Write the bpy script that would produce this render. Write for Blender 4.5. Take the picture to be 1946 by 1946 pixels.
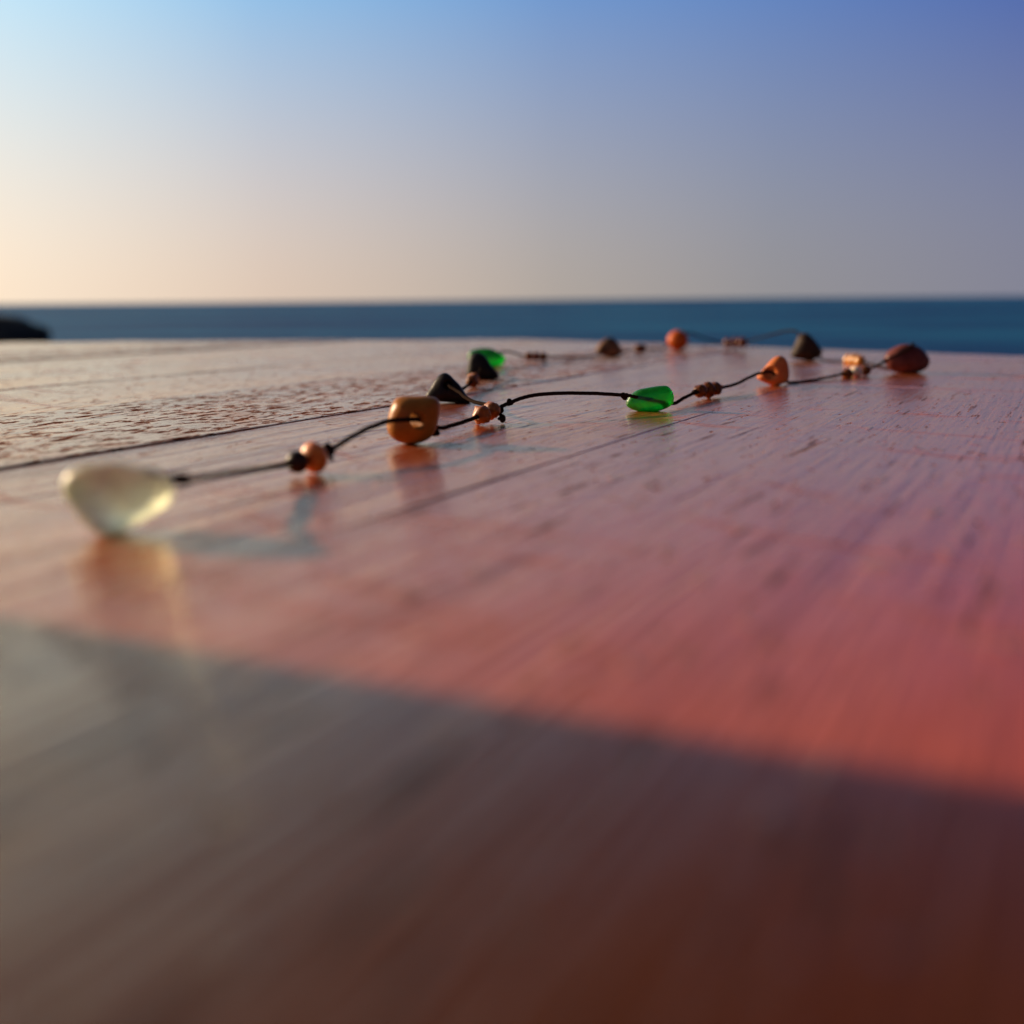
import bpy, bmesh, math, random
from mathutils import Vector, Matrix, noise

scene = bpy.context.scene
for o in list(bpy.data.objects):
    bpy.data.objects.remove(o, do_unlink=True)
COL = scene.collection

# ------------------------------------------------------------------ camera
CAM_H = 0.05                                   # lens 5 cm above the table top
PITCH = math.atan(403 / 1952.0)
ROLL = math.radians(0.47)
cam_data = bpy.data.cameras.new('camera')
cam = bpy.data.objects.new('camera', cam_data)
COL.objects.link(cam)
cam_data.sensor_width = 36.0
cam_data.lens = 36.0 * 1952 / 1946
cam_data.clip_start = 0.005
cam_data.clip_end = 60000
fwd = Vector((0, math.cos(PITCH), -math.sin(PITCH)))
right = Vector((1, 0, 0))
up = right.cross(fwd)
cr = right * math.cos(ROLL) - up * math.sin(ROLL)
cu = up * math.cos(ROLL) + right * math.sin(ROLL)
m = Matrix((cr, cu, -fwd)).transposed().to_4x4()
m.translation = Vector((0, 0, CAM_H))
cam.matrix_world = m
cam_data.dof.use_dof = True
cam_data.dof.focus_distance = 0.445
cam_data.dof.aperture_fstop = 5.8
cam_data.dof.aperture_blades = 0
scene.camera = cam

# ------------------------------------------------------------------ sky, sun, exposure
SUN_EL = math.radians(17.0)
SUN_AZ = math.radians(-64.5)                   # measured from +Y (straight ahead) towards +X
sun_dir = Vector((math.sin(SUN_AZ) * math.cos(SUN_EL), math.cos(SUN_AZ) * math.cos(SUN_EL), math.sin(SUN_EL)))

world = bpy.data.worlds.new('World')
scene.world = world
world.use_nodes = True
wn, wl = world.node_tree.nodes, world.node_tree.links
wn.clear()
w_out = wn.new('ShaderNodeOutputWorld')
w_bg = wn.new('ShaderNodeBackground')
sky = wn.new('ShaderNodeTexSky')
sky.sky_type = 'NISHITA'
sky.sun_disc = False
sky.sun_elevation = SUN_EL
sky.sun_rotation = SUN_AZ
sky.altitude = 0
sky.air_density = 1.0
sky.dust_density = 3.0
sky.ozone_density = 2.0
# the evening air over the sea: a hazy veil that pales towards the horizon and warms towards the sun
def wmath(op, a, b=None, clamp=False):
    t = wn.new('ShaderNodeMath')
    t.operation = op
    t.use_clamp = clamp
    for i, v in enumerate((a, b)):
        if v is None: continue
        if isinstance(v, (int, float)): t.inputs[i].default_value = v
        else: wl.new(v, t.inputs[i])
    return t.outputs[0]
def wramp(fac, stops):
    r = wn.new('ShaderNodeValToRGB')
    r.color_ramp.interpolation = 'EASE' if len(stops) == 2 else 'LINEAR'
    while len(r.color_ramp.elements) < len(stops):
        r.color_ramp.elements.new(0.5)
    for e, (p, c) in zip(r.color_ramp.elements, stops):
        e.position = p
        e.color = tuple(c) + (1,)
    wl.new(fac, r.inputs['Fac'])
    return r.outputs['Color']
def wmix(fac, a, b):
    t = wn.new('ShaderNodeMix')
    t.data_type = 'RGBA'
    t.clamp_result = False
    for k, v in ((0, fac), (6, a), (7, b)):
        if isinstance(v, (int, float)): t.inputs[k].default_value = v
        elif isinstance(v, tuple): t.inputs[k].default_value = v + (1,)
        else: wl.new(v, t.inputs[k])
    return t.outputs[2]
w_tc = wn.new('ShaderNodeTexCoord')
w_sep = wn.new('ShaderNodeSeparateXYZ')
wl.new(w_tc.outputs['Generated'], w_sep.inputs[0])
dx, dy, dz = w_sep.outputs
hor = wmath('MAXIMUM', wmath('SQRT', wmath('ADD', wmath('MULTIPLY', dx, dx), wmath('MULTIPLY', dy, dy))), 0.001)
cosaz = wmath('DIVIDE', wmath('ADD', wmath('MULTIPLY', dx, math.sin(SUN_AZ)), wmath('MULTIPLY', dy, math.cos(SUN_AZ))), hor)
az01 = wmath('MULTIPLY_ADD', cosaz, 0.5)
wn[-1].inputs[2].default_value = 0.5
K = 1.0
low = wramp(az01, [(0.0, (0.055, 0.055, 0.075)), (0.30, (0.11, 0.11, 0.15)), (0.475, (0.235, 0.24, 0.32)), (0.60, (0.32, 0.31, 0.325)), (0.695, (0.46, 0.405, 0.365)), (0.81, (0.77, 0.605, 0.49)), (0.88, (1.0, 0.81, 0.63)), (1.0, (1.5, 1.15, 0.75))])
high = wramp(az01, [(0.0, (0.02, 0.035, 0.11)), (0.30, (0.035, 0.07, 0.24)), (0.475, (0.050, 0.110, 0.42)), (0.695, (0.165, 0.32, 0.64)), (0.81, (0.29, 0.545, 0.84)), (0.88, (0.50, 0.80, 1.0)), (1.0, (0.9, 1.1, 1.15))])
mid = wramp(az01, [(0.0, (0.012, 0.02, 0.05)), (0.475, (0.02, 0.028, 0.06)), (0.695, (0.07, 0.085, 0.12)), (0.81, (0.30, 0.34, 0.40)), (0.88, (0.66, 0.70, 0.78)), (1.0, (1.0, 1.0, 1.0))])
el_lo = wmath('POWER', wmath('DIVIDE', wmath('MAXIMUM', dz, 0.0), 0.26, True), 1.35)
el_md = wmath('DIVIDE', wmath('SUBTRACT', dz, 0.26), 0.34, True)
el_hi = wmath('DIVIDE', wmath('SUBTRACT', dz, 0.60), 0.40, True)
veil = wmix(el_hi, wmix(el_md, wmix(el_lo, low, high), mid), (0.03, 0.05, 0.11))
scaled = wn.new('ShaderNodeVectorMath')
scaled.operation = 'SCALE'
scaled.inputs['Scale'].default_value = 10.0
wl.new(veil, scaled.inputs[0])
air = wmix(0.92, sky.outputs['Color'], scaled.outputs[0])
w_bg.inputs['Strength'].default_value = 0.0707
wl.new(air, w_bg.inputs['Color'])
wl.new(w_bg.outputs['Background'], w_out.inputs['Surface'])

sun_data = bpy.data.lights.new('sun', 'SUN')
sun_data.energy = 5.0
sun_data.angle = math.radians(0.53)
sun_data.color = (1.0, 0.74, 0.48)
sun = bpy.data.objects.new('sun', sun_data)
COL.objects.link(sun)
sun.rotation_euler = sun_dir.to_track_quat('Z', 'Y').to_euler()
sun.location = (-6, 2.5, 4)

scene.view_settings.view_transform = 'Standard'
scene.view_settings.look = 'None'
scene.view_settings.exposure = 0.5
scene.view_settings.gamma = 1.0
scene.view_settings.use_curve_mapping = False
scene.render.engine = 'CYCLES'
scene.cycles.use_denoising = True
scene.cycles.max_bounces = 12
scene.cycles.transmission_bounces = 8
scene.cycles.sample_clamp_indirect = 4.0

# ------------------------------------------------------------------ helpers
def link(name, mesh, mat=None, parent=None, smooth=True):
    o = bpy.data.objects.new(name, mesh)
    COL.objects.link(o)
    if mat is not None:
        mesh.materials.append(mat)
    if parent is not None:
        o.parent = parent
    if smooth:
        for p in mesh.polygons:
            p.use_smooth = True
    return o

def tag(o, label=None, cat=None, group=None, kind=None):
    if label: o['label'] = label
    if cat: o['category'] = cat
    if group: o['group'] = group
    if kind: o['kind'] = kind
    return o

def empty(name, loc=(0, 0, 0)):
    o = bpy.data.objects.new(name, None)
    o.empty_display_size = 0.05
    COL.objects.link(o)
    o.location = loc
    return o

def mesh_from(name, verts, faces):
    me = bpy.data.meshes.new(name)
    me.from_pydata([tuple(v) for v in verts], [], faces)
    me.update()
    return me

def fbm(x, y, z=0.0, octs=3):
    s, a, f = 0.0, 1.0, 1.0
    for _ in range(octs):
        s += a * noise.noise(Vector((x * f, y * f, z * f)))
        a *= 0.5
        f *= 2.1
    return s

class Nodes:
    """small helper round a material's node tree"""
    def __init__(self, name):
        self.mat = bpy.data.materials.new(name)
        self.mat.use_nodes = True
        self.n = self.mat.node_tree.nodes
        self.l = self.mat.node_tree.links
        self.n.clear()
        self.out = self.n.new('ShaderNodeOutputMaterial')
        self.bsdf = self.n.new('ShaderNodeBsdfPrincipled')
        self.l.new(self.bsdf.outputs[0], self.out.inputs['Surface'])
        self.tc = self.n.new('ShaderNodeTexCoord')
    def set(self, **kw):
        for k, v in kw.items():
            self.bsdf.inputs[k.replace('_', ' ')].default_value = v
    def put(self, sock, val):
        if hasattr(val, 'is_linked') or hasattr(val, 'links'):
            self.l.new(val, sock)
        else:
            sock.default_value = val
    def mapping(self, scale=(1, 1, 1), rot=(0, 0, 0), src=None):
        mp = self.n.new('ShaderNodeMapping')
        mp.inputs['Scale'].default_value = scale
        mp.inputs['Rotation'].default_value = rot
        self.l.new(src or self.tc.outputs['Object'], mp.inputs['Vector'])
        return mp.outputs[0]
    def noise(self, vec, scale=1.0, detail=3.0, rough=0.5, dist=0.0):
        t = self.n.new('ShaderNodeTexNoise')
        self.l.new(vec, t.inputs['Vector'])
        t.inputs['Scale'].default_value = scale
        t.inputs['Detail'].default_value = detail
        t.inputs['Roughness'].default_value = rough
        t.inputs['Distortion'].default_value = dist
        return t.outputs['Fac']
    def ramp(self, fac, stops, interp='LINEAR'):
        r = self.n.new('ShaderNodeValToRGB')
        r.color_ramp.interpolation = interp
        while len(r.color_ramp.elements) < len(stops):
            r.color_ramp.elements.new(0.5)
        for e, (p, c) in zip(r.color_ramp.elements, stops):
            e.position = p
            e.color = (c, c, c, 1) if isinstance(c, (int, float)) else tuple(c) + (1,)
        self.l.new(fac, r.inputs['Fac'])
        return r.outputs['Color']
    def math(self, op, a, b=0.0, clamp=False):
        t = self.n.new('ShaderNodeMath')
        t.operation = op
        t.use_clamp = clamp
        self.put(t.inputs[0], a)
        self.put(t.inputs[1], b)
        return t.outputs[0]
    def mix(self, fac, a, b):
        t = self.n.new('ShaderNodeMix')
        t.data_type = 'RGBA'
        self.put(t.inputs[0], fac)
        self.put(t.inputs[6], a if not isinstance(a, tuple) else a + (1,))
        self.put(t.inputs[7], b if not isinstance(b, tuple) else b + (1,))
        return t.outputs[2]
    def bump(self, height, dist, strength=1.0, normal=None):
        b = self.n.new('ShaderNodeBump')
        b.inputs['Strength'].default_value = strength
        b.inputs['Distance'].default_value = dist
        self.l.new(height, b.inputs['Height'])
        if normal is not None:
            self.l.new(normal, b.inputs['Normal'])
        return b.outputs[0]

# ------------------------------------------------------------------ materials
def paint_material(name, wear, brush):
    """red-brown gloss paint brushed over boards; local X runs along the board"""
    N = Nodes(name)
    info = N.n.new('ShaderNodeObjectInfo')
    add = N.n.new('ShaderNodeVectorMath')
    add.operation = 'ADD'
    sc = N.n.new('ShaderNodeVectorMath')
    sc.operation = 'SCALE'
    sc.inputs[0].default_value = (7.3, 3.1, 1.7)
    N.l.new(info.outputs['Random'], sc.inputs['Scale'])
    N.l.new(N.tc.outputs['Object'], add.inputs[0])
    N.l.new(sc.outputs[0], add.inputs[1])
    P = add.outputs[0]
    grain = N.noise(N.mapping((9, 230, 40), src=P), 1.0, 4.0, 0.62, 0.4)
    ridge = N.noise(N.mapping((9, 520, 90), src=P), 1.0, 3.0, 0.6, 0.1)
    fine = N.noise(N.mapping((38, 420, 200), src=P), 1.0, 3.0, 0.6)
    wave = N.noise(N.mapping((4, 30, 10), src=P), 1.0, 2.0, 0.5)
    pit = N.noise(N.mapping((105, 250, 200), src=P), 1.0, 4.0, 0.68)
    patch = N.noise(N.mapping((7, 16, 5), src=P), 1.0, 3.0, 0.55)
    turned = N.mapping((1, 1, 1), rot=(0, 0, math.radians(104.5)), src=P)
    smear = N.noise(N.mapping((11, 38, 10), src=turned), 1.0, 4.0, 0.62, 0.6)
    tick = N.ramp(N.noise(N.mapping((26, 330, 90), src=P), 1.0, 3.0, 0.62), [(0.0, 0.0), (0.325, 0.0), (0.38, 1.0)])
    fleck = N.noise(N.mapping((90, 140, 100), src=P), 1.0, 2.0, 0.5)
    lo = 0.30 + 0.12 * wear
    pits = N.ramp(pit, [(0.0, 0.0), (lo, 0.0), (lo + 0.05, 1.0), (1.0, 1.0)])
    # colour: deep red-brown, thinner and browner along the grain, bare in the pits
    c1 = N.mix(N.ramp(grain, [(0.3, 0.0), (0.7, 1.0)]), (0.41, 0.062, 0.009), (0.50, 0.092, 0.015))
    c2 = N.mix(N.ramp(patch, [(0.42, 0.0), (0.62, 0.55)]), c1, (0.46 - 0.12 * wear, 0.065 + 0.05 * wear, 0.014 + 0.04 * wear))
    c3 = N.mix(N.ramp(smear, [(0.58, 0.0), (0.74, 0.4)]), c2, (0.22, 0.034, 0.014))
    c4 = N.mix(N.ramp(fleck, [(0.74, 0.0), (0.80, 0.8)]), c3, (0.40, 0.19, 0.11))
    c5 = N.mix(N.math('MULTIPLY', pits, tick), (0.10, 0.028, 0.014), c4)
    N.l.new(c5, N.bsdf.inputs['Base Color'])
    r1 = N.math('MULTIPLY_ADD', N.ramp(patch, [(0.35, 0.0), (0.7, 1.0)]), 0.10 + 0.08 * wear)
    N.n[-1].inputs[2].default_value = 0.12 + 0.06 * wear
    r2 = N.math('ADD', r1, N.ramp(smear, [(0.56, 0.0), (0.74, 0.18)]))
    r3 = N.math('ADD', r2, N.math('MULTIPLY', N.math('SUBTRACT', 1.0, pits), 0.35), True)
    N.l.new(r3, N.bsdf.inputs['Roughness'])
    gl = N.math('MULTIPLY', pits, N.math('MULTIPLY_ADD', tick, 0.7))
    N.n[-2].inputs[2].default_value = 0.3
    gl = N.math('MULTIPLY', gl, N.math('SUBTRACT', 1.0, N.ramp(smear, [(0.57, 0.0), (0.72, 0.45)])))
    N.set(Specular_IOR_Level=0.0)
    b0 = N.bump(wave, 0.0007)
    b1 = N.bump(grain, 0.00026 + 0.0002 * wear, 1.0, b0)
    b1 = N.bump(ridge, 0.00028, 1.0, b1)
    b2 = N.bump(pits, 0.00014 + 0.00022 * wear, 1.0, b1)
    b3 = N.bump(fine, 0.00042 * brush, 1.0, b2)
    b4 = N.bump(N.ramp(fleck, [(0.66, 0.0), (0.74, 1.0)]), 0.00025, 1.0, b3)
    N.l.new(b4, N.bsdf.inputs['Normal'])
    # gloss colour tinted to warm the reflected sky: weak head-on, strong at grazing angles
    fr = N.n.new('ShaderNodeFresnel')
    fr.inputs['IOR'].default_value = 1.5
    N.l.new(b4, fr.inputs['Normal'])
    sheen = N.ramp(fr.outputs[0], [(0.0, 0.0), (0.06, 0.04), (0.13, 0.19), (0.25, 0.35), (0.45, 0.70), (1.0, 0.95)])
    gloss = N.n.new('ShaderNodeBsdfGlossy')
    gloss.inputs['Color'].default_value = (1.0, 0.90, 0.72, 1)
    N.l.new(r3, gloss.inputs['Roughness'])
    N.l.new(b4, gloss.inputs['Normal'])
    mx = N.n.new('ShaderNodeMixShader')
    N.l.new(N.math('MULTIPLY', sheen, gl), mx.inputs[0])
    N.l.new(N.bsdf.outputs[0], mx.inputs[1])
    N.l.new(gloss.outputs[0], mx.inputs[2])
    N.l.new(mx.outputs[0], N.out.inputs['Surface'])
    return N.mat

M = {}
M['paint'] = paint_material('red_gloss_paint', 0.15, 1.0)
M['paint_mid'] = paint_material('red_paint_mid', 0.45, 1.0)
M['paint_worn'] = paint_material('red_paint_worn', 1.0, 0.8)

def stone_material(name, c1, c2, rough=0.45, scale=160, bump=0.0003, sss=0.0):
    N = Nodes(name)
    v = N.mapping((1, 1, 1))
    a = N.noise(v, scale, 5, 0.6)
    b = N.noise(v, scale * 6, 3, 0.6)
    col = N.mix(N.ramp(a, [(0.35, 0.0), (0.65, 1.0)]), c1, c2)
    N.l.new(col, N.bsdf.inputs['Base Color'])
    N.l.new(N.math('MULTIPLY_ADD', b, 0.25), N.bsdf.inputs['Roughness'])
    N.n[-1].inputs[2].default_value = rough - 0.12
    n1 = N.bump(a, bump)
    N.l.new(N.bump(b, bump * 0.3, 1.0, n1), N.bsdf.inputs['Normal'])
    N.set(Specular_IOR_Level=0.12)
    if sss:
        N.set(Subsurface_Weight=sss, Subsurface_Scale=0.004)
        N.bsdf.inputs['Subsurface Radius'].default_value = (1.0, 0.5, 0.25)
    return N.mat

M['tan_stone'] = stone_material('tan_stone', (0.26, 0.085, 0.010), (0.34, 0.125, 0.018), 0.38, 120, 0.0003)
M['orange_stone'] = stone_material('orange_stone', (0.42, 0.10, 0.026), (0.52, 0.16, 0.045), 0.4, 150, 0.0004)
M['orange_ball'] = stone_material('orange_ball', (0.42, 0.062, 0.005), (0.50, 0.095, 0.009), 0.35, 120)
M['black_stone'] = stone_material('black_stone', (0.007, 0.006, 0.006), (0.016, 0.014, 0.013), 0.5, 200)
M['black_brown'] = stone_material('black_brown_stone', (0.008, 0.006, 0.005), (0.022, 0.013, 0.010), 0.4, 150)
M['brown_stone'] = stone_material('brown_stone', (0.07, 0.017, 0.015), (0.15, 0.045, 0.036), 0.38, 90)
M['grey_stone'] = stone_material('grey_stone', (0.018, 0.012, 0.009), (0.055, 0.032, 0.02), 0.5, 110)
M['buff_stone'] = stone_material('buff_stone', (0.04, 0.025, 0.016), (0.30, 0.13, 0.055), 0.5, 90)

def glass_material(name, col, rough, sss, radius, trans):
    N = Nodes(name)
    v = N.mapping((1, 1, 1))
    a = N.noise(v, 900, 3, 0.6)
    b = N.noise(v, 90, 3, 0.6)
    N.set(Base_Color=col + (1,), Roughness=rough, IOR=1.5, Transmission_Weight=trans,
          Subsurface_Weight=sss, Subsurface_Scale=0.01)
    N.bsdf.inputs['Subsurface Radius'].default_value = radius
    d = N.noise(v, 160, 4, 0.6, 0.8)
    N.l.new(N.mix(N.ramp(d, [(0.35, 0.0), (0.65, 1.0)]), tuple(k * 0.72 for k in col), tuple(min(1.0, k * 1.12) for k in col)), N.bsdf.inputs['Base Color'])
    n1 = N.bump(b, 0.0012)
    N.l.new(N.bump(a, 0.00012, 1.0, n1), N.bsdf.inputs['Normal'])
    return N.mat

M['green_glass'] = glass_material('green_sea_glass', (0.003, 0.58, 0.025), 0.34, 1.0, (0.05, 1.0, 0.12), 0.9)
M['frosted_glass'] = glass_material('frosted_sea_glass', (0.72, 0.78, 0.60), 0.44, 1.0, (1.0, 1.0, 0.7), 0.70)

def bead_material(name, c1, c2, trans=0.08, rough=0.42, sss=0.6):
    N = Nodes(name)
    a = N.noise(N.mapping((1, 1, 1)), 350, 3, 0.6)
    N.l.new(N.mix(N.ramp(a, [(0.35, 0.0), (0.65, 1.0)]), c1, c2), N.bsdf.inputs['Base Color'])
    N.set(Roughness=rough, IOR=1.5, Transmission_Weight=trans, Subsurface_Weight=sss, Subsurface_Scale=0.004, Specular_IOR_Level=0.2)
    N.bsdf.inputs['Subsurface Radius'].default_value = (1.0, 0.45, 0.1)
    N.l.new(N.bump(a, 0.00012), N.bsdf.inputs['Normal'])
    return N.mat

M['amber_bead'] = bead_material('amber_bead', (0.20, 0.055, 0.004), (0.38, 0.125, 0.010))
M['dark_bead'] = bead_material('dark_amber_bead', (0.07, 0.018, 0.003), (0.20, 0.06, 0.006), 0.0, 0.3, 0.15)
M['peach_bead'] = bead_material('peach_bead', (0.58, 0.16, 0.012), (0.68, 0.24, 0.03), 0.1, 0.5, 0.9)
M['black_bead'] = bead_material('black_bead', (0.012, 0.006, 0.003), (0.05, 0.02, 0.006), 0.0, 0.4, 0.0)
M['gold_bead'] = bead_material('gold_bead', (0.55, 0.22, 0.008), (0.66, 0.31, 0.02), 0.2)
M['red_bead'] = bead_material('red_brown_bead', (0.09, 0.022, 0.013), (0.16, 0.045, 0.025), 0.0, 0.35, 0.15)
M['white_bead'] = bead_material('white_bead', (0.62, 0.46, 0.32), (0.72, 0.60, 0.48), 0.1)

def cord_material():
    N = Nodes('waxed_cord')
    a = N.noise(N.mapping((1, 1, 1)), 1400, 3, 0.6)
    N.l.new(N.mix(a, (0.009, 0.006, 0.005), (0.028, 0.018, 0.014)), N.bsdf.inputs['Base Color'])
    N.set(Roughness=0.7, Specular_IOR_Level=0.0)
    N.l.new(N.bump(a, 0.0001), N.bsdf.inputs['Normal'])
    return N.mat
M['cord'] = cord_material()

def sea_material():
    N = Nodes('sea_water')
    p = N.tc.outputs['Object']
    swell = N.noise(N.mapping((0.05, 0.13, 0.1), rot=(0, 0, 0.25), src=p), 1.0, 3, 0.55)
    chop = N.noise(N.mapping((0.55, 1.1, 1), rot=(0, 0, 0.4), src=p), 1.0, 4, 0.6)
    wind = N.noise(N.mapping((0.012, 0.05, 0.01), src=p), 1.0, 5, 0.65)
    N.l.new(N.mix(N.ramp(wind, [(0.40, 0.0), (0.62, 1.0)]), (0.002, 0.024, 0.11), (0.012, 0.125, 0.25)), N.bsdf.inputs['Base Color'])
    N.set(Roughness=0.2, IOR=1.33)
    dif = N.n.new('ShaderNodeBsdfDiffuse')
    N.l.new(N.bsdf.inputs['Base Color'].links[0].from_socket, dif.inputs['Color'])
    mx = N.n.new('ShaderNodeMixShader')
    mx.inputs[0].default_value = 0.19
    N.l.new(dif.outputs[0], mx.inputs[1])
    N.l.new(N.bsdf.outputs[0], mx.inputs[2])
    N.l.new(mx.outputs[0], N.out.inputs['Surface'])
    n1 = N.bump(swell, 3.5)
    N.l.new(N.bump(chop, 0.55, 1.0, n1), N.bsdf.inputs['Normal'])
    return N.mat
M['sea'] = sea_material()

def rough_material(name, c1, c2, scale, bump):
    N = Nodes(name)
    a = N.noise(N.mapping((1, 1, 1)), scale, 6, 0.6)
    b = N.noise(N.mapping((1, 1, 1)), scale * 9, 4, 0.6)
    N.l.new(N.mix(N.ramp(a, [(0.3, 0.0), (0.7, 1.0)]), c1, c2), N.bsdf.inputs['Base Color'])
    N.set(Roughness=0.85)
    n1 = N.bump(a, bump)
    N.l.new(N.bump(b, bump * 0.2, 1.0, n1), N.bsdf.inputs['Normal'])
    return N.mat
M['shore'] = rough_material('shore_ground', (0.16, 0.125, 0.09), (0.26, 0.21, 0.16), 1.3, 0.1)
M['sea_rock'] = rough_material('sea_rock', (0.012, 0.011, 0.010), (0.032, 0.027, 0.024), 0.8, 0.25)
M['canvas'] = rough_material('shadow_bag_canvas', (0.030, 0.034, 0.042), (0.045, 0.050, 0.060), 60, 0.001)
M['strap'] = rough_material('shadow_bag_strap', (0.06, 0.035, 0.02), (0.09, 0.05, 0.03), 80, 0.0006)

# ------------------------------------------------------------------ sea and shore
SEA_Z = -4.0
rings = [0, 15, 40, 90, 200, 500, 1500, 5000, 16000, 40000]
seg = 64
sv, sf = [(0, 0, 0)], []
for r in rings[1:]:
    for i in range(seg):
        a = 2 * math.pi * i / seg
        sv.append((r * math.cos(a), r * math.sin(a), 0))
for i in range(seg):
    sf.append((0, 1 + i, 1 + (i + 1) % seg))
for k in range(len(rings) - 2):
    b0, b1 = 1 + k * seg, 1 + (k + 1) * seg
    for i in range(seg):
        j = (i + 1) % seg
        sf.append((b0 + i, b1 + i, b1 + j, b0 + j))
sea = link('sea', mesh_from('sea', sv, sf), M['sea'])
sea.location = (0, 0, SEA_Z)
tag(sea, kind='structure')

# a low rocky terrace carries the table and drops into the sea a few metres ahead
gv, gf = [], []
GX, GY = 90, 80
for j in range(GY + 1):
    for i in range(GX + 1):
        x = -45 + 90 * i / GX
        y = -55 + 62 * j / GY
        edge = 4.6 + 0.9 * noise.noise(Vector((x * 0.18, 3.1, 0))) - 0.002 * x * x
        t = max(0.0, min(1.0, (y - edge + 0.4) / 1.8))
        z = -0.75 * (1 - t) + (-5.2) * t
        rough_amt = 0.35 * t + 0.03 * min(1.0, max(0.0, (Vector((x + 0.3, y - 0.4)).length - 2.5) / 3))
        z += rough_amt * fbm(x * 0.9, y * 0.9, 1.7)
        gv.append((x, y, z))
for j in range(GY):
    for i in range(GX):
        a = j * (GX + 1) + i
        gf.append((a, a + 1, a + GX + 2, a + GX + 1))
ground = link('ground', mesh_from('ground', gv, gf), M['shore'])
tag(ground, kind='structure')

def sea_rock():
    bm = bmesh.new()
    bmesh.ops.create_icosphere(bm, subdivisions=5, radius=1.0)
    for v in bm.verts:
        p = v.co.copy()
        # flattened crown, steep right shoulder
        x, y, z = p.x * 7.5, p.y * 3.5, p.z
        z = (abs(z) ** 0.7) * math.copysign(1, z) * 4.3
        k = 1.0 + 0.16 * fbm(p.x * 2.2, p.y * 2.2, p.z * 2.2 + 4, 4)
        ridge = abs(noise.noise(Vector((p.x * 5, p.y * 5, p.z * 7))))
        v.co = Vector((x * k, y * k, z * (1 + 0.10 * fbm(p.x * 3, p.y * 3, 8.0)) - 0.18 * ridge))
    me = bpy.data.meshes.new('sea_rock')
    bm.to_mesh(me)
    bm.free()
    return me
rock = link('sea_rock', sea_rock(), M['sea_rock'])
rock.location = (-31.2, 54, SEA_Z)
rock.rotation_euler = (0, 0, 0.12)
tag(rock, 'dark sea rock standing in the water at the far left edge', 'rock')

# ------------------------------------------------------------------ table
BOARD_AZ = math.radians(28.5)                  # boards run 28.5 degrees right of straight ahead
bu = Vector((math.sin(BOARD_AZ), math.cos(BOARD_AZ)))      # along
bn = Vector((math.cos(BOARD_AZ), -math.sin(BOARD_AZ)))     # across, to the right
SIDE = 0.76
cx, cy = 0.02, 1.337
OCT = []
ang = math.radians(177.6)
px, py = cx, cy
for k in range(8):
    OCT.append(Vector((px, py)))
    px += SIDE * math.cos(ang)
    py += SIDE * math.sin(ang)
    ang += math.radians(45)
OCT_L = [Vector((p.dot(bu), -p.dot(bn))) for p in OCT]     # local: x along board, y to its left

def span(y):
    xs = []
    for a, b in zip(OCT_L, OCT_L[1:] + OCT_L[:1]):
        if (a.y - y) * (b.y - y) < 0:
            t = (y - a.y) / (b.y - a.y)
            xs.append(a.x + t * (b.x - a.x))
    return (min(xs), max(xs)) if len(xs) >= 2 else None

ymin, ymax = min(p.y for p in OCT_L), max(p.y for p in OCT_L)
# joints measured across the boards (local y, to the left positive)
joints = [0.1400, 0.2850, 0.4165, 0.5480]
while joints[0] > ymin:
    joints.insert(0, joints[0] - (0.139 if len(joints) % 2 else 0.144))
while joints[-1] < ymax:
    joints.append(joints[-1] + (0.133 if len(joints) % 2 else 0.138))
joints[0], joints[-1] = ymin + 0.0005, ymax - 0.0005
if joints[1] - joints[0] < 0.03: joints.pop(1)
if joints[-1] - joints[-2] < 0.03: joints.pop(-2)

table = empty('table', (-0.33, 0.42, -0.75))
tag(table, 'octagonal table of weathered red-brown painted boards', 'table')
TL = Vector(table.location)
rnd = random.Random(4)

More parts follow.
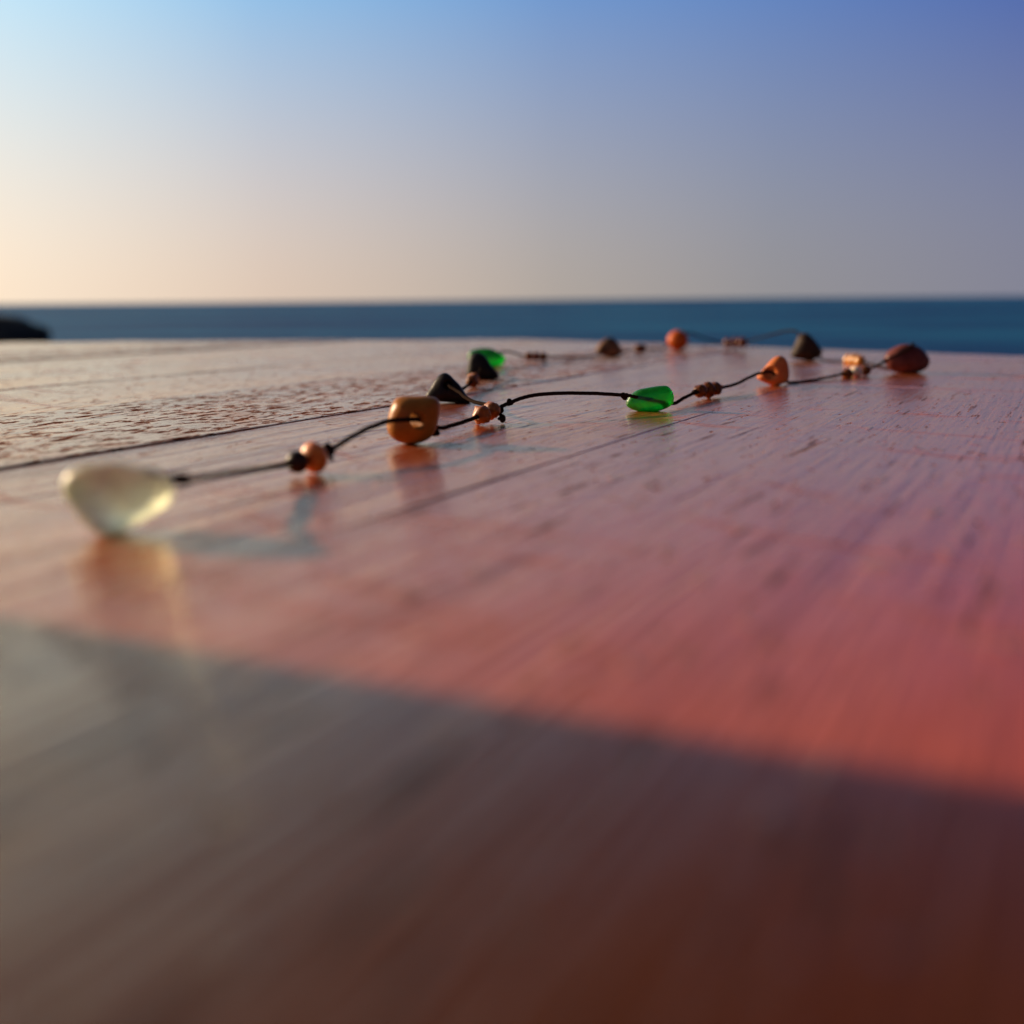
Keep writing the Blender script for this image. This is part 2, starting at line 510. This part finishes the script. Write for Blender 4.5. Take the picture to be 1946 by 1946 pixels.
def board_mesh(y0, y1, seed, arris, ridge=0.0):
    """one plank: rounded edges, slight cupping, and raised weathered grain where it is near enough to see"""
    gap = 0.00006
    y0 += gap; y1 -= gap
    w = y1 - y0
    us = [0, 0.0004, 0.0010, 0.002, 0.004, 0.013]
    mid = 110 if ridge else 18
    us = us + [0.013 + (w - 0.026) * i / mid for i in range(1, mid)] + [w - u for u in reversed(us)]
    NX = 520 if ridge else 220
    verts, faces = [], []
    ny = len(us)
    for u in us:
        y = y0 + u
        yy = min(max(y, ymin + 0.001), ymax - 0.001)
        s0, s1 = span(yy)
        e = min(u, w - u)
        # rounded long edges, worn unevenly
        drop = 0.0011 * arris * max(0.0, 1 - e / (0.001 + 0.0035 * arris)) ** 2.0
        cup = 0.0005 * (2 * u / w - 1) ** 2
        for i in range(NX + 1):
            t = i / NX
            x = s0 + (s1 - s0) * t
            z = cup - drop * (1 + 0.7 * noise.noise(Vector((x * 30, seed, y * 9))))
            z += 0.00035 * noise.noise(Vector((x * 7, y * 28, seed))) + 0.00016 * noise.noise(Vector((x * 16, y * 110, seed + 9)))
            if ridge:
                wv = y + 0.006 * noise.noise(Vector((x * 4, y * 10, seed + 3)))
                a_ = noise.noise(Vector((x * 3.0, wv * 210, seed + 20)))
                b_ = noise.noise(Vector((x * 7.0, wv * 420, seed + 30)))
                amt = 0.35 + 0.65 * max(0.0, min(1.0, 0.5 + 1.3 * noise.noise(Vector((x * 5, y * 14, seed + 40)))))
                z += ridge * amt * (0.75 * a_ + 0.35 * b_ - 0.5 * max(0.0, abs(a_) - 0.35))
            de = min(x - s0, s1 - x)
            if de < 0.006:
                z -= 0.0025 * (1 - de / 0.006) ** 2
            verts.append((x, y, z))
    for j in range(ny - 1):
        for i in range(NX):
            a = j * (NX + 1) + i
            faces.append((a, a + 1, a + NX + 2, a + NX + 1))
    # skirt and underside
    rim = [i for i in range(NX + 1)] + [j * (NX + 1) + NX for j in range(1, ny)] + \
          [(ny - 1) * (NX + 1) + i for i in range(NX - 1, -1, -1)] + [j * (NX + 1) for j in range(ny - 2, 0, -1)]
    base = len(verts)
    for k in rim:
        x, y, z = verts[k]
        verts.append((x, y, -0.030))
    n = len(rim)
    for k in range(n):
        k2 = (k + 1) % n
        faces.append((rim[k2], rim[k], base + k, base + k2))
    faces.append(tuple(base + k for k in reversed(range(n))))
    return mesh_from('board', verts, faces)

LIFT = {}
for i in range(len(joints) - 1):
    y0, y1 = joints[i], joints[i + 1]
    c = (y0 + y1) / 2
    if 0.27 < c < 0.42:
        lift, mt = 0.0007, 'paint_worn'
    elif c >= 0.42:
        lift, mt = 0.0008 + rnd.uniform(-0.0006, 0.0006), ('paint_mid' if rnd.random() < 0.6 else 'paint_worn')
    else:
        lift, mt = (0.0 if c < 0.29 else 0), 'paint'
        if c < 0.0: lift = -0.0003 * (i % 2)
    LIFT[(y0, y1)] = lift
    b = link('board', board_mesh(y0, y1, 3.7 * i + 1.3, 0.01 if c < 0.29 else 0.35,
                          0.00060 if 0.14 < c < 0.28 else 0.00022 if 0.27 < c < 0.42 else 0.00022 if -0.16 < c < 0.15 else 0.0), M[mt], table)
    b.matrix_parent_inverse = Matrix.Identity(4)
    b.location = Vector((0, 0, lift)) - TL
    b.rotation_euler = (0, 0, math.pi / 2 - BOARD_AZ)

def box_mesh(name, sx, sy, sz, bevel=0.004):
    bm = bmesh.new()
    bmesh.ops.create_cube(bm, size=1.0)
    for v in bm.verts:
        v.co = Vector((v.co.x * sx, v.co.y * sy, v.co.z * sz))
    bmesh.ops.bevel(bm, geom=list(bm.edges), offset=bevel, segments=2, affect='EDGES')
    me = bpy.data.meshes.new(name)
    bm.to_mesh(me)
    bm.free()
    return me

octc = sum(OCT, Vector((0, 0))) / 8
for s in (-0.5, 0.5):
    o = link('batten', box_mesh('batten', 0.07, 1.45, 0.04), M['paint_mid'], table, False)
    p = octc + bu * s
    o.location = Vector((p.x, p.y, -0.0525)) - TL
    o.rotation_euler = (0, 0, math.pi / 2 - BOARD_AZ)
for sx in (-0.5, 0.5):
    for sy in (-0.48, 0.48):
        o = link('leg', box_mesh('leg', 0.075, 0.075, 0.68), M['paint_mid'], table, False)
        p = octc + bu * sx + bn * sy
        o.location = Vector((p.x, p.y, -0.4135)) - TL
        o.rotation_euler = (0, 0, math.pi / 2 - BOARD_AZ)

# ------------------------------------------------------------------ necklace
necklace = empty('necklace', (0, 0.45, 0))
tag(necklace, 'long dark cord necklace strung with sea glass, pebbles and amber beads on the red table', 'necklace')
NL = Vector(necklace.location)

def smooth_outline(pts, n):
    k = len(pts)
    out = []
    for i in range(n):
        f = i * k / n
        a = int(f); t = f - a
        p0, p1, p2, p3 = (Vector(pts[(a + d) % k]) for d in (-1, 0, 1, 2))
        out.append(0.5 * ((2 * p1) + (p2 - p0) * t + (2 * p0 - 5 * p1 + 4 * p2 - p3) * t * t + (3 * p1 - p0 - 3 * p2 + p3) * t ** 3))
    for _ in range(2):
        out = [(out[i - 1] + out[i] * 2 + out[(i + 1) % n]) / 4 for i in range(n)]
    return out

def pebble(name, outline, thick, p=2.3, q=2.3, wob=0.05, seed=0.0, hole=None, lean=0.0):
    """rounded stone: outline (mm, x right, z up) swelling to its full size at mid depth"""
    NU, NV = 72, 36
    ol = smooth_outline(outline, NU)
    cxm = sum(v.x for v in ol) / NU
    czm = sum(v.y for v in ol) / NU
    verts, faces = [], []
    for j in range(1, NV):
        a = math.pi * j / NV
        v = -math.cos(a)
        s = max(0.0, 1 - abs(v) ** p) ** (1.0 / q)
        for u in ol:
            x = cxm + (u.x - cxm) * s
            z = czm + (u.y - czm) * s
            y = v * thick / 2
            d = Vector((x - cxm, y, z - czm))
            L = d.length or 1
            k = 1 + wob * noise.noise(Vector((d.x / 6 + seed, d.y / 6, d.z / 6))) * min(1, (1 - s) * 2 + 0.25)
            d *= k
            verts.append(Vector((cxm + d.x, d.y, czm + d.z)))
    n0 = len(verts)
    verts.append(Vector((cxm, -thick / 2, czm)))
    verts.append(Vector((cxm, thick / 2, czm)))
    for j in range(NV - 2):
        for i in range(NU):
            i2 = (i + 1) % NU
            faces.append((j * NU + i, (j + 1) * NU + i, (j + 1) * NU + i2, j * NU + i2)[::-1])
    for i in range(NU):
        i2 = (i + 1) % NU
        faces.append((n0, i, i2)[::-1])
        b = (NV - 2) * NU
        faces.append((n0 + 1, b + i2, b + i)[::-1])
    if hole:
        hx, hz, hr, hd = hole
        for v in verts:
            if v.y < 0:
                d = math.hypot(v.x - hx, v.z - hz) / hr
                if d < 1.6:
                    v.y += hd * (1 / (1 + math.exp((d - 1.0) * 7)))
    zmin = min(v.z for v in verts)
    vs = [((v.x + lean * 0) / 1000, (v.y + lean * (v.z - zmin)) / 1000, (v.z - zmin) / 1000) for v in verts]
    return mesh_from(name, vs, faces)

def place_stone(name, mesh, mat, loc, label, yaw=0.0):
    o = link(name, mesh, M[mat], necklace)
    o.location = Vector(loc) - NL
    o.rotation_euler = (0, 0, yaw)
    o['label'] = label
    return o

place_stone('sea_glass', pebble('sea_glass', [(-11.6, 8.7), (-11.7, 11.6), (-10.2, 14.4), (-6.6, 16.0), (-0.7, 16.2), (3.9, 15.4), (7.9, 14.5), (10.9, 12.8), (11.8, 9.9), (10.7, 6.8), (8.6, 5.2), (4.3, 2.6), (0.1, 0.7), (-3.0, 0.0), (-5.6, 1.1), (-8.2, 3.8), (-10.5, 7.3)],
            16.0, 2.3, 2.2, 0.12, 1.0), 'frosted_glass', (-0.0862, 0.222, -0.0001), 'pale frosted sea glass with a pointed foot, nearest of all')
tan = place_stone('stone', pebble('stone', [(-9.6, 6.2), (-8.8, 10.5), (-7.2, 14.9), (-4.6, 16.9), (1.3, 17.1), (7.1, 16.7), (9.3, 15.2), (9.6, 12.4), (8.8, 8.2), (8.0, 5.2), (6.4, 2.5), (3.6, 0.8), (0.2, 0.0), (-3.4, 0.3), (-6.6, 1.4), (-8.7, 3.2)],
            14.5, 2.2, 2.3, 0.06, 5.0), 'tan_stone', (-0.0348, 0.365, -0.0001), 'squarish tan stone with a drilled hole')
def drill(o, at, direction, rx, rz, length=0.04):
    """bore a straight hole through a stone (local metres) and soften nothing else"""
    bm = bmesh.new()
    bmesh.ops.create_cone(bm, cap_ends=True, segments=28, radius1=1.0, radius2=1.0, depth=1.0)
    q = Vector(direction).to_track_quat('Z', 'Y')
    for v in bm.verts:
        v.co = q @ Vector((v.co.x * rx, v.co.y * rz, v.co.z * length)) + Vector(at)
    me = bpy.data.meshes.new('bore')
    bm.to_mesh(me)
    bm.free()
    c = bpy.data.objects.new('bore', me)
    COL.objects.link(c)
    c.parent = o
    c.matrix_parent_inverse = Matrix.Identity(4)
    bpy.context.view_layer.update()
    md = o.modifiers.new('bore', 'BOOLEAN')
    md.operation = 'DIFFERENCE'
    md.solver = 'EXACT'
    md.object = c
    dg = bpy.context.evaluated_depsgraph_get()
    cut = bpy.data.meshes.new_from_object(o.evaluated_get(dg))
    o.modifiers.clear()
    bpy.data.objects.remove(c, do_unlink=True)
    if len(cut.polygons) > 200:
        o.data = cut
        for p in cut.polygons:
            p.use_smooth = True
        cut.set_sharp_from_angle(angle=math.radians(50))

drill(tan, (-0.0052, 0.0, 0.0100), (-1.1, 1.0, 0.12), 0.0022, 0.0034)
place_stone('stone', pebble('stone', [(-11.5, 3.2), (-8.6, 7.9), (-5.8, 12.2), (-2.4, 14.9), (0.6, 14.5), (3.6, 11.5), (6.5, 8.4), (9.5, 3.7), (11.5, 1.0), (8.7, 0.0), (3.3, 0.4), (-2.1, 0.8), (-8.8, 1.5)],
            10.0, 2.4, 2.2, 0.08, 9.0, hole=(0.5, 9.5, 1.8, 3.0)), 'black_brown', (-0.0313, 0.510, 0.0), 'black triangular stone behind the tan stone')
place_stone('sea_glass', pebble('sea_glass', [(-10.8, 4.2), (-9.4, 7.0), (-6.0, 9.8), (-1.0, 10.9), (4.7, 11.7), (8.1, 11.4), (10.4, 8.5), (10.8, 5.1), (9.4, 2.6), (4.9, 0.6), (-0.8, 0.0), (-5.9, 0.4), (-9.9, 2.2)],
            8.0, 2.3, 2.3, 0.03, 2.0), 'green_glass', (0.0629, 0.466, -0.0002), 'bright green sea glass on the near strand')
place_stone('stone', pebble('stone', [(-9.0, 5.9), (-5.4, 9.9), (-1.5, 14.9), (2.4, 17.3), (6.4, 16.3), (8.9, 10.8), (9.0, 3.8), (5.6, 1.3), (1.1, 0.0), (-4.0, 1.9), (-8.1, 3.7)],
            11.0, 2.4, 2.3, 0.07, 3.0, hole=(-2.5, 8.0, 3.0, 4.5)), 'orange_stone', (0.1516, 0.598, -0.0001), 'salmon orange stone with a large hole')
place_stone('stone', pebble('stone', [(-14.8, 11.7), (-11.8, 15.6), (-5.6, 18.8), (0.7, 19.5), (7.3, 17.5), (12.4, 13.1), (14.8, 8.3), (13.1, 3.5), (7.7, 0.7), (1.3, 0.0), (-6.8, 0.9), (-11.8, 3.7), (-14.5, 7.7)],
            17.0, 2.1, 2.1, 0.05, 6.0), 'brown_stone', (0.2639, 0.690, -0.0002), 'dark red-brown egg-shaped stone at the right end')
place_stone('stone', pebble('stone', [(-12.7, 5.0), (-9.3, 13.2), (-6.6, 20.0), (-1.8, 22.4), (3.2, 19.4), (8.5, 13.6), (12.7, 6.8), (11.0, 2.9), (4.2, 0.0), (-4.7, 0.6), (-10.6, 2.1)],
            15.0, 2.2, 2.2, 0.09, 7.0), 'grey_stone', (0.2393, 0.840, -0.0001), 'grey conical stone on the far strand')
place_stone('stone', pebble('stone', [(-10.4, 3.0), (-9.6, 9.2), (-8.3, 14.5), (-5.4, 16.9), (-1.7, 17.1), (1.6, 14.8), (4.0, 11.5), (5.7, 8.6), (8.9, 5.3), (10.4, 2.0), (8.9, 0.6), (3.9, 0.0), (-2.7, 0.5), (-8.5, 1.1)],
            11.0, 2.4, 2.2, 0.05, 8.0), 'black_stone', (-0.0177, 0.655, 0.0006), 'black humped stone in front of the far green glass')
place_stone('sea_glass', pebble('sea_glass', [(-13.9, 9.9), (-10.9, 12.8), (-3.6, 14.2), (2.8, 13.9), (8.7, 11.2), (13.1, 8.2), (14.0, 5.3), (12.0, 1.9), (8.1, 0.4), (1.7, 0.0), (-5.2, 0.5), (-11.1, 2.1), (-14.0, 5.0)],
            9.0, 2.3, 2.3, 0.04, 4.0), 'green_glass', (-0.0180, 0.780, 0.0006), 'green sea glass half hidden behind the black stone')
place_stone('stone', pebble('stone', [(-12.0, 6.6), (-8.8, 10.9), (-4.5, 15.2), (1.0, 16.8), (6.4, 13.5), (10.9, 6.5), (12.0, 3.2), (7.7, 0.0), (-3.2, 0.1), (-9.8, 2.3)],
            14.0, 2.2, 2.2, 0.12, 10.0), 'buff_stone', (0.0858, 0.905, 0.0006), 'lumpy buff and black stone on the far strand')
place_stone('stone', pebble('stone', [(10.2 * math.cos(a) , 10.2 + 10.0 * math.sin(a)) for a in [k * math.pi / 6 for k in range(12)]],
            20.0, 2.05, 2.05, 0.03, 11.0), 'orange_ball', (0.1611, 1.003, 0.0006), 'round orange stone, farthest along the table')

# ---- cord: one long run, tie end to pendant end (mm)
CORD = [(-80.5, 222.0, 12.2), (-76.9, 228.0, 11.6), (-76.2, 235.0, 9.9), (-71.0, 262.0, 7.0), (-64.6, 292.0, 4.2), (-59.1, 299.0, 4.8), (-55.3, 306.0, 5.9),
        (-53.1, 310.0, 6.9), (-47.3, 326.0, 9.6), (-41.0, 345.0, 10.4), (-36.5, 354.0, 9.9), (-32.6, 361.0, 9.0), (-30.0, 368.0, 6.9), (-26.3, 376.0, 4.1),
        (-22.3, 388.0, 3.7), (-14.2, 415.0, 3.6), (-9.0, 424.0, 4.9), (-1.4, 434.0, 7.1), (4.2, 437.0, 9.0), (13.3, 442.0, 10.3),
        (24.9, 448.0, 10.1), (39.2, 454.0, 9.2), (51.3, 459.0, 8.0), (57.7, 464.0, 6.4), (66.0, 468.0, 4.6), (74.1, 473.0, 2.8),
        (82.7, 492.0, 3.5), (93.1, 515.0, 4.2), (100.3, 525.0, 4.2), (109.4, 537.0, 4.3), (121.5, 555.0, 4.9), (133.8, 572.0, 7.8),
        (143.5, 586.5, 8.6), (149.0, 592.0, 8.2), (156.0, 600.0, 4.0), (163.3, 607.0, 1.3), (179.9, 620.0, 1.2), (208.6, 648.0, 2.8), (220.5, 659.0, 3.3),
        (230.2, 666.0, 4.2), (242.2, 673.0, 8.6), (251.0, 679.0, 11.9), (256.5, 680.5, 14.0), (263.5, 683.5, 17.5), (267.5, 690.0, 19.6), (268.5, 697.0, 17.0), (267.5, 701.0, 10.0),
        (266.0, 708.0, 3.0), (266.0, 765.0, 1.6), (261.3, 790.0, 3.1), (254.9, 810.0, 1.4), (247.6, 828.0, 2.0), (240.5, 834.0, 9.0), (238.0, 842.0, 18.0),
        (233.5, 854.0, 22.8), (232.0, 866.0, 23.2), (229.8, 910.0, 18.9), (223.1, 970.0, 11.0), (217.4, 1000.0, 7.9), (205.8, 1005.0, 7.9),
        (190.4, 1005.0, 11.1), (174.0, 1002.0, 17.2), (165.5, 1003.0, 17.0), (155.0, 1003.0, 8.0), (142.0, 985.0, 3.3), (118.8, 955.0, 5.3), (101.1, 930.0, 4.6),
        (86.9, 905.0, 7.1), (74.1, 888.0, 3.2), (57.1, 870.0, 2.4), (29.7, 843.0, 4.5), (20.2, 838.0, 5.2), (10.3, 828.0, 6.3),
        (-4.3, 800.0, 11.1), (-18.0, 780.0, 8.5), (-24.0, 720.0, 7.0), (-18.6, 655.0, 8.4), (-20.5, 612.0, 5.6), (-21.8, 587.0, 5.2),
        (-26.0, 552.0, 3.6), (-32.0, 520.0, 6.2), (-31.0, 507.0, 9.6), (-29.2, 502.5, 8.6), (-26.0, 496.0, 7.4), (-20.9, 475.0, 6.0), (-15.3, 452.0, 6.0), (-9.6, 434.0, 6.4),
        (-5.6, 428.0, 5.0), (-3.9, 424.0, 2.2)]

def catmull(pts, step):
    pts = [Vector(p) for p in pts]
    out = []
    for i in range(len(pts) - 1):
        p0 = pts[max(i - 1, 0)]; p1 = pts[i]; p2 = pts[i + 1]; p3 = pts[min(i + 2, len(pts) - 1)]
        n = max(2, int((p2 - p1).length / step))
        # centripetal parametrisation keeps uneven spacing from looping
        t0 = 0.0
        t1 = t0 + max((p1 - p0).length, 1e-4) ** 0.5
        t2 = t1 + max((p2 - p1).length, 1e-4) ** 0.5
        t3 = t2 + max((p3 - p2).length, 1e-4) ** 0.5
        for k in range(n):
            t = t1 + (t2 - t1) * k / n
            A1 = p0 * ((t1 - t) / (t1 - t0)) + p1 * ((t - t0) / (t1 - t0))
            A2 = p1 * ((t2 - t) / (t2 - t1)) + p2 * ((t - t1) / (t2 - t1))
            A3 = p2 * ((t3 - t) / (t3 - t2)) + p3 * ((t - t2) / (t3 - t2))
            B1 = A1 * ((t2 - t) / (t2 - t0)) + A2 * ((t - t0) / (t2 - t0))
            B2 = A2 * ((t3 - t) / (t3 - t1)) + A3 * ((t - t1) / (t3 - t1))
            out.append(B1 * ((t2 - t) / (t2 - t1)) + B2 * ((t - t1) / (t2 - t1)))
    out.append(pts[-1])
    return out

def tube(path, r, sides=12, twist=0.0, amp=0.0, closed=False):
    verts, faces = [], []
    n = len(path)
    nrm = Vector((0, 0, 1))
    s = 0.0
    for i, p in enumerate(path):
        a = path[(i - 1) % n] if closed else path[max(i - 1, 0)]
        b = path[(i + 1) % n] if closed else path[min(i + 1, n - 1)]
        t = (b - a).normalized()
        nrm = (nrm - t * nrm.dot(t)).normalized()
        bi = t.cross(nrm)
        if i: s += (p - path[i - 1]).length
        for k in range(sides):
            th = 2 * math.pi * k / sides
            rr = r * (1 + amp * math.cos(3 * th + twist * s))
            verts.append(p + nrm * (rr * math.cos(th)) + bi * (rr * math.sin(th)))
    m_ = n if closed else n - 1
    for i in range(m_):
        for k in range(sides):
            k2 = (k + 1) % sides
            i2 = (i + 1) % n
            faces.append((i * sides + k, i * sides + k2, i2 * sides + k2, i2 * sides + k))
    if not closed:
        faces.append(tuple(reversed(range(sides))))
        faces.append(tuple((n - 1) * sides + k for k in range(sides)))
    return verts, faces

CR = 0.80                                       # cord radius, mm
path = catmull(CORD, 0.7)
path = [Vector((p.x + 0.25 * noise.noise(Vector((p.x * 0.12, p.y * 0.12, 1))), p.y, max(p.z + 0.2 * noise.noise(Vector((p.x * 0.15, p.y * 0.15, 5))), CR + 0.1))) for p in path]
cv, cf = tube(path, CR, 12, 2.6, 0.10)
cord = link('cord', mesh_from('cord', [v / 1000 for v in cv], cf), M['cord'], necklace)
cord.location = -NL
cord['label'] = 'dark brown waxed cord'

def knot_mesh(seed, size=1.0, tail=0.0):
    """an overhand knot: three interlocked turns of the same cord"""
    r = random.Random(seed)
    n = 60
    pts = []
    for i in range(n):
        t = 2 * math.pi * i / n
        pts.append(Vector((math.sin(t) + 2 * math.sin(2 * t), (math.cos(t) - 2 * math.cos(2 * t)), -1.3 * math.sin(3 * t))) * (0.42 * size))
    e = Matrix.Rotation(r.uniform(0, 6.28), 3, 'X') @ Matrix.Rotation(r.uniform(0, 6.28), 3, 'Z')
    pts = [e @ p for p in pts]
    v, f = tube(pts, CR * 0.92, 8, closed=True)
    if tail:
        tp = catmull([(0, 0, 0), (0.4, -0.3, -tail * 0.5), (1.1, -0.7, -tail)], 0.5)
        v2, f2 = tube(tp, CR * 0.8, 8)
        off = len(v)
        v += v2
        f += [tuple(k + off for k in q) for q in f2]
    return mesh_from('knot', [p / 1000 for p in v], f)

for k, (x, y, z, s, tl) in enumerate([(-76.2, 234.0, 10.0, 1.1, 0), (-55.0, 306.5, 6.4, 1.25, 3.5), (-27.6, 368.0, 3.4, 1.0, 0), (-0.6, 434.5, 7.6, 0.8, 0),
                                      (-4.6, 429.0, 5.3, 0.9, 0), (-3.8, 424.0, 2.0, 0.95, 0), (50.6, 459.0, 7.6, 1.0, 0), (91.5, 513.0, 4.2, 0.8, 0), (109.0, 537.0, 4.4, 0.8, 0), (208.0, 647.5, 3.0, 0.9, 0), (243.5, 674.0, 9.0, 0.8, 0),
                                      (-27.0, 546.0, 4.0, 0.85, 0)]):
    o = link('knot', knot_mesh(k, s, tl), M['cord'], cord)
    o.location = (x / 1000, y / 1000, z / 1000)

# ---- beads, threaded along the cord
def bead_mesh(length, radius, wrinkle=0.0, seed=0.0, flat=1.75):
    hole = 0.95
    prof = []
    n = 14
    for i in range(n + 1):
        a = math.pi * i / n
        x = -math.cos(a)
        r = hole + (radius - hole) * max(0.0, 1 - abs(x) ** flat) ** (1 / flat)
        prof.append((x * length / 2, r))
    S = 28
    verts, faces = [], []
    for (x, r) in prof:
        for k in range(S):
            t = 2 * math.pi * k / S
            w = 1 + wrinkle * 1.4 * noise.noise(Vector((x * 0.6 + seed, math.cos(t) * 2.6, math.sin(t) * 2.6))) * ((r - hole) / (radius - hole))
            verts.append((x / 1000, r * w * math.cos(t) / 1000, r * w * math.sin(t) / 1000))
    P_ = len(prof)
    for i in range(P_):
        i2 = (i + 1) % P_                        # last ring to first: the bore
        for k in range(S):
            k2 = (k + 1) % S
            faces.append((i * S + k, i2 * S + k, i2 * S + k2, i * S + k2))
    return mesh_from('bead', verts, faces)

def tangent_at(p):
    best = min(range(len(path)), key=lambda i: (path[i] - p).length_squared)
    a, b = path[max(best - 4, 0)], path[min(best + 4, len(path) - 1)]
    return (b - a).normalized()

BEADS = [  # centre (mm), length, radius, wrinkle, material, label, local base height
    ((-62.2, 295.5, 4.3), 6.0, 3.4, 0.08, 'black_bead', 'dark round bead nearest the pale glass'),
    ((-58.6, 300.5, 5.0), 6.8, 4.7, 0.06, 'peach_bead', 'peach orange bead beside the dark round bead'),
    ((-12.2, 419.0, 4.1), 7.2, 3.9, 0.24, 'amber_bead', 'wrinkled amber bead, larger of the tied pair'),
    ((-8.0, 425.5, 5.2), 6.4, 3.5, 0.24, 'amber_bead', 'wrinkled amber bead, smaller of the tied pair'),
    ((95.8, 518.0, 4.1), 7.0, 3.5, 0.20, 'dark_bead', None),
    ((100.3, 525.0, 4.1), 7.0, 3.9, 0.20, 'dark_bead', None),
    ((104.8, 531.0, 4.1), 7.0, 3.5, 0.20, 'dark_bead', None),
    ((212.0, 651.0, 3.7), 7.6, 3.5, 0.10, 'dark_bead', None),
    ((220.0, 658.0, 3.9), 7.8, 4.0, 0.10, 'white_bead', 'whitish bead between two dark beads'),
    ((228.0, 664.5, 4.0), 7.6, 3.5, 0.10, 'dark_bead', None),
    ((263.0, 781.0, 4.0), 6.6, 4.4, 0.06, 'gold_bead', None),
    ((261.3, 788.0, 4.4), 6.8, 5.0, 0.06, 'gold_bead', None),
    ((259.2, 795.5, 4.0), 6.6, 4.4, 0.06, 'gold_bead', None),
    ((-21.6, 590.5, 5.2), 5.5, 3.7, 0.24, 'amber_bead', None),
    ((-22.2, 584.0, 5.0), 5.5, 3.5, 0.14, 'dark_bead', None),
    ((26.0, 841.0, 5.0), 6.4, 3.6, 0.10, 'dark_bead', None),
    ((20.2, 838.0, 5.2), 6.4, 3.8, 0.10, 'red_bead', None),
    ((15.0, 833.0, 5.4), 6.4, 3.6, 0.10, 'dark_bead', None),
    ((121.5, 958.5, 5.3), 7.4, 4.2, 0.10, 'red_bead', None),
    ((117.0, 952.5, 5.3), 7.4, 4.2, 0.10, 'dark_bead', None),
    ((219.5, 990.0, 8.4), 7.6, 5.0, 0.08, 'red_bead', None),
    ((216.0, 1001.0, 7.9), 7.6, 5.4, 0.08, 'red_bead', None),
    ((209.5, 1004.0, 7.8), 7.6, 5.0, 0.08, 'red_bead', None),
]
for k, (c, L, R, wr, mt, lab) in enumerate(BEADS):
    c = Vector(c)
    o = link('bead', bead_mesh(L, R, wr, k * 3.3), M[mt], necklace)
    i = min(range(len(path)), key=lambda i: (path[i] - c).length_squared)
    q = path[i]
    o.location = Vector(q) / 1000 - NL
    o.rotation_euler = tangent_at(q).to_track_quat('X', 'Z').to_euler()
    if lab: o['label'] = lab

# ------------------------------------------------------------------ added cloth shadow caster, unseen outside the frame: throws the broad foreground shadow
def shadow_bag_body():
    bm = bmesh.new()
    bmesh.ops.create_cube(bm, size=2.0)
    bmesh.ops.subdivide_edges(bm, edges=list(bm.edges), cuts=15, use_grid_fill=True)
    sx, sy, sz = 0.12, 0.23, 0.21
    for v in bm.verts:
        p = v.co
        # superellipsoid plan, soft top, sagging sides
        k = (abs(p.x) ** 5 + abs(p.y) ** 5) ** 0.2
        mx = max(abs(p.x), abs(p.y)) or 1
        f = mx / k if k > 1e-6 else 1
        h = (p.z + 1) / 2
        belly = 1 - 0.10 * h ** 3 + 0.03 * math.sin(h * 3.1)
        w = 1 + 0.02 * fbm(p.x * 1.5, p.y * 1.5, p.z * 2.0)
        v.co = Vector((p.x * f * sx * belly * w * (1 - 0.25 * h), p.y * f * sy * (w if h < 0.85 else w * (1 - 0.5 * (h - 0.85))), (p.z + 1) * sz + 0.012 * fbm(p.x * 1.2, p.y * 1.2, 2.0) * h))
    me = bpy.data.meshes.new('shadow_bag_body')
    bm.to_mesh(me)
    bm.free()
    return me

sh_d = Vector((math.sin(SUN_AZ), math.cos(SUN_AZ)))      # towards the sun
sh_n = Vector((sh_d.y, -sh_d.x))                # across the sun's direction, towards the lit side
edge_pt = Vector((-0.0848, 0.163)) + sh_d * 0.42
bc = edge_pt - sh_n * 0.234
shadow_bag = empty('added_shadow_bag', (bc.x, bc.y, 0.0015))
shadow_bag.rotation_euler = (0, 0, math.atan2(-sh_n.x, sh_n.y))
tag(shadow_bag, 'added unseen cloth shape that casts the broad foreground shadow from the left', 'shadow_bag')
link('body', shadow_bag_body(), M['canvas'], shadow_bag)
for s in (-1, 1):
    hp = catmull([(s * 70, -70, 385), (s * 72, -66, 440), (s * 62, -45, 500), (s * 56, 0, 525), (s * 62, 45, 500), (s * 72, 66, 440), (s * 70, 70, 385)], 6)
    hv, hf = tube(hp, 6, 8)
    link('handle', mesh_from('handle', [v / 1000 for v in hv], hf), M['strap'], shadow_bag)
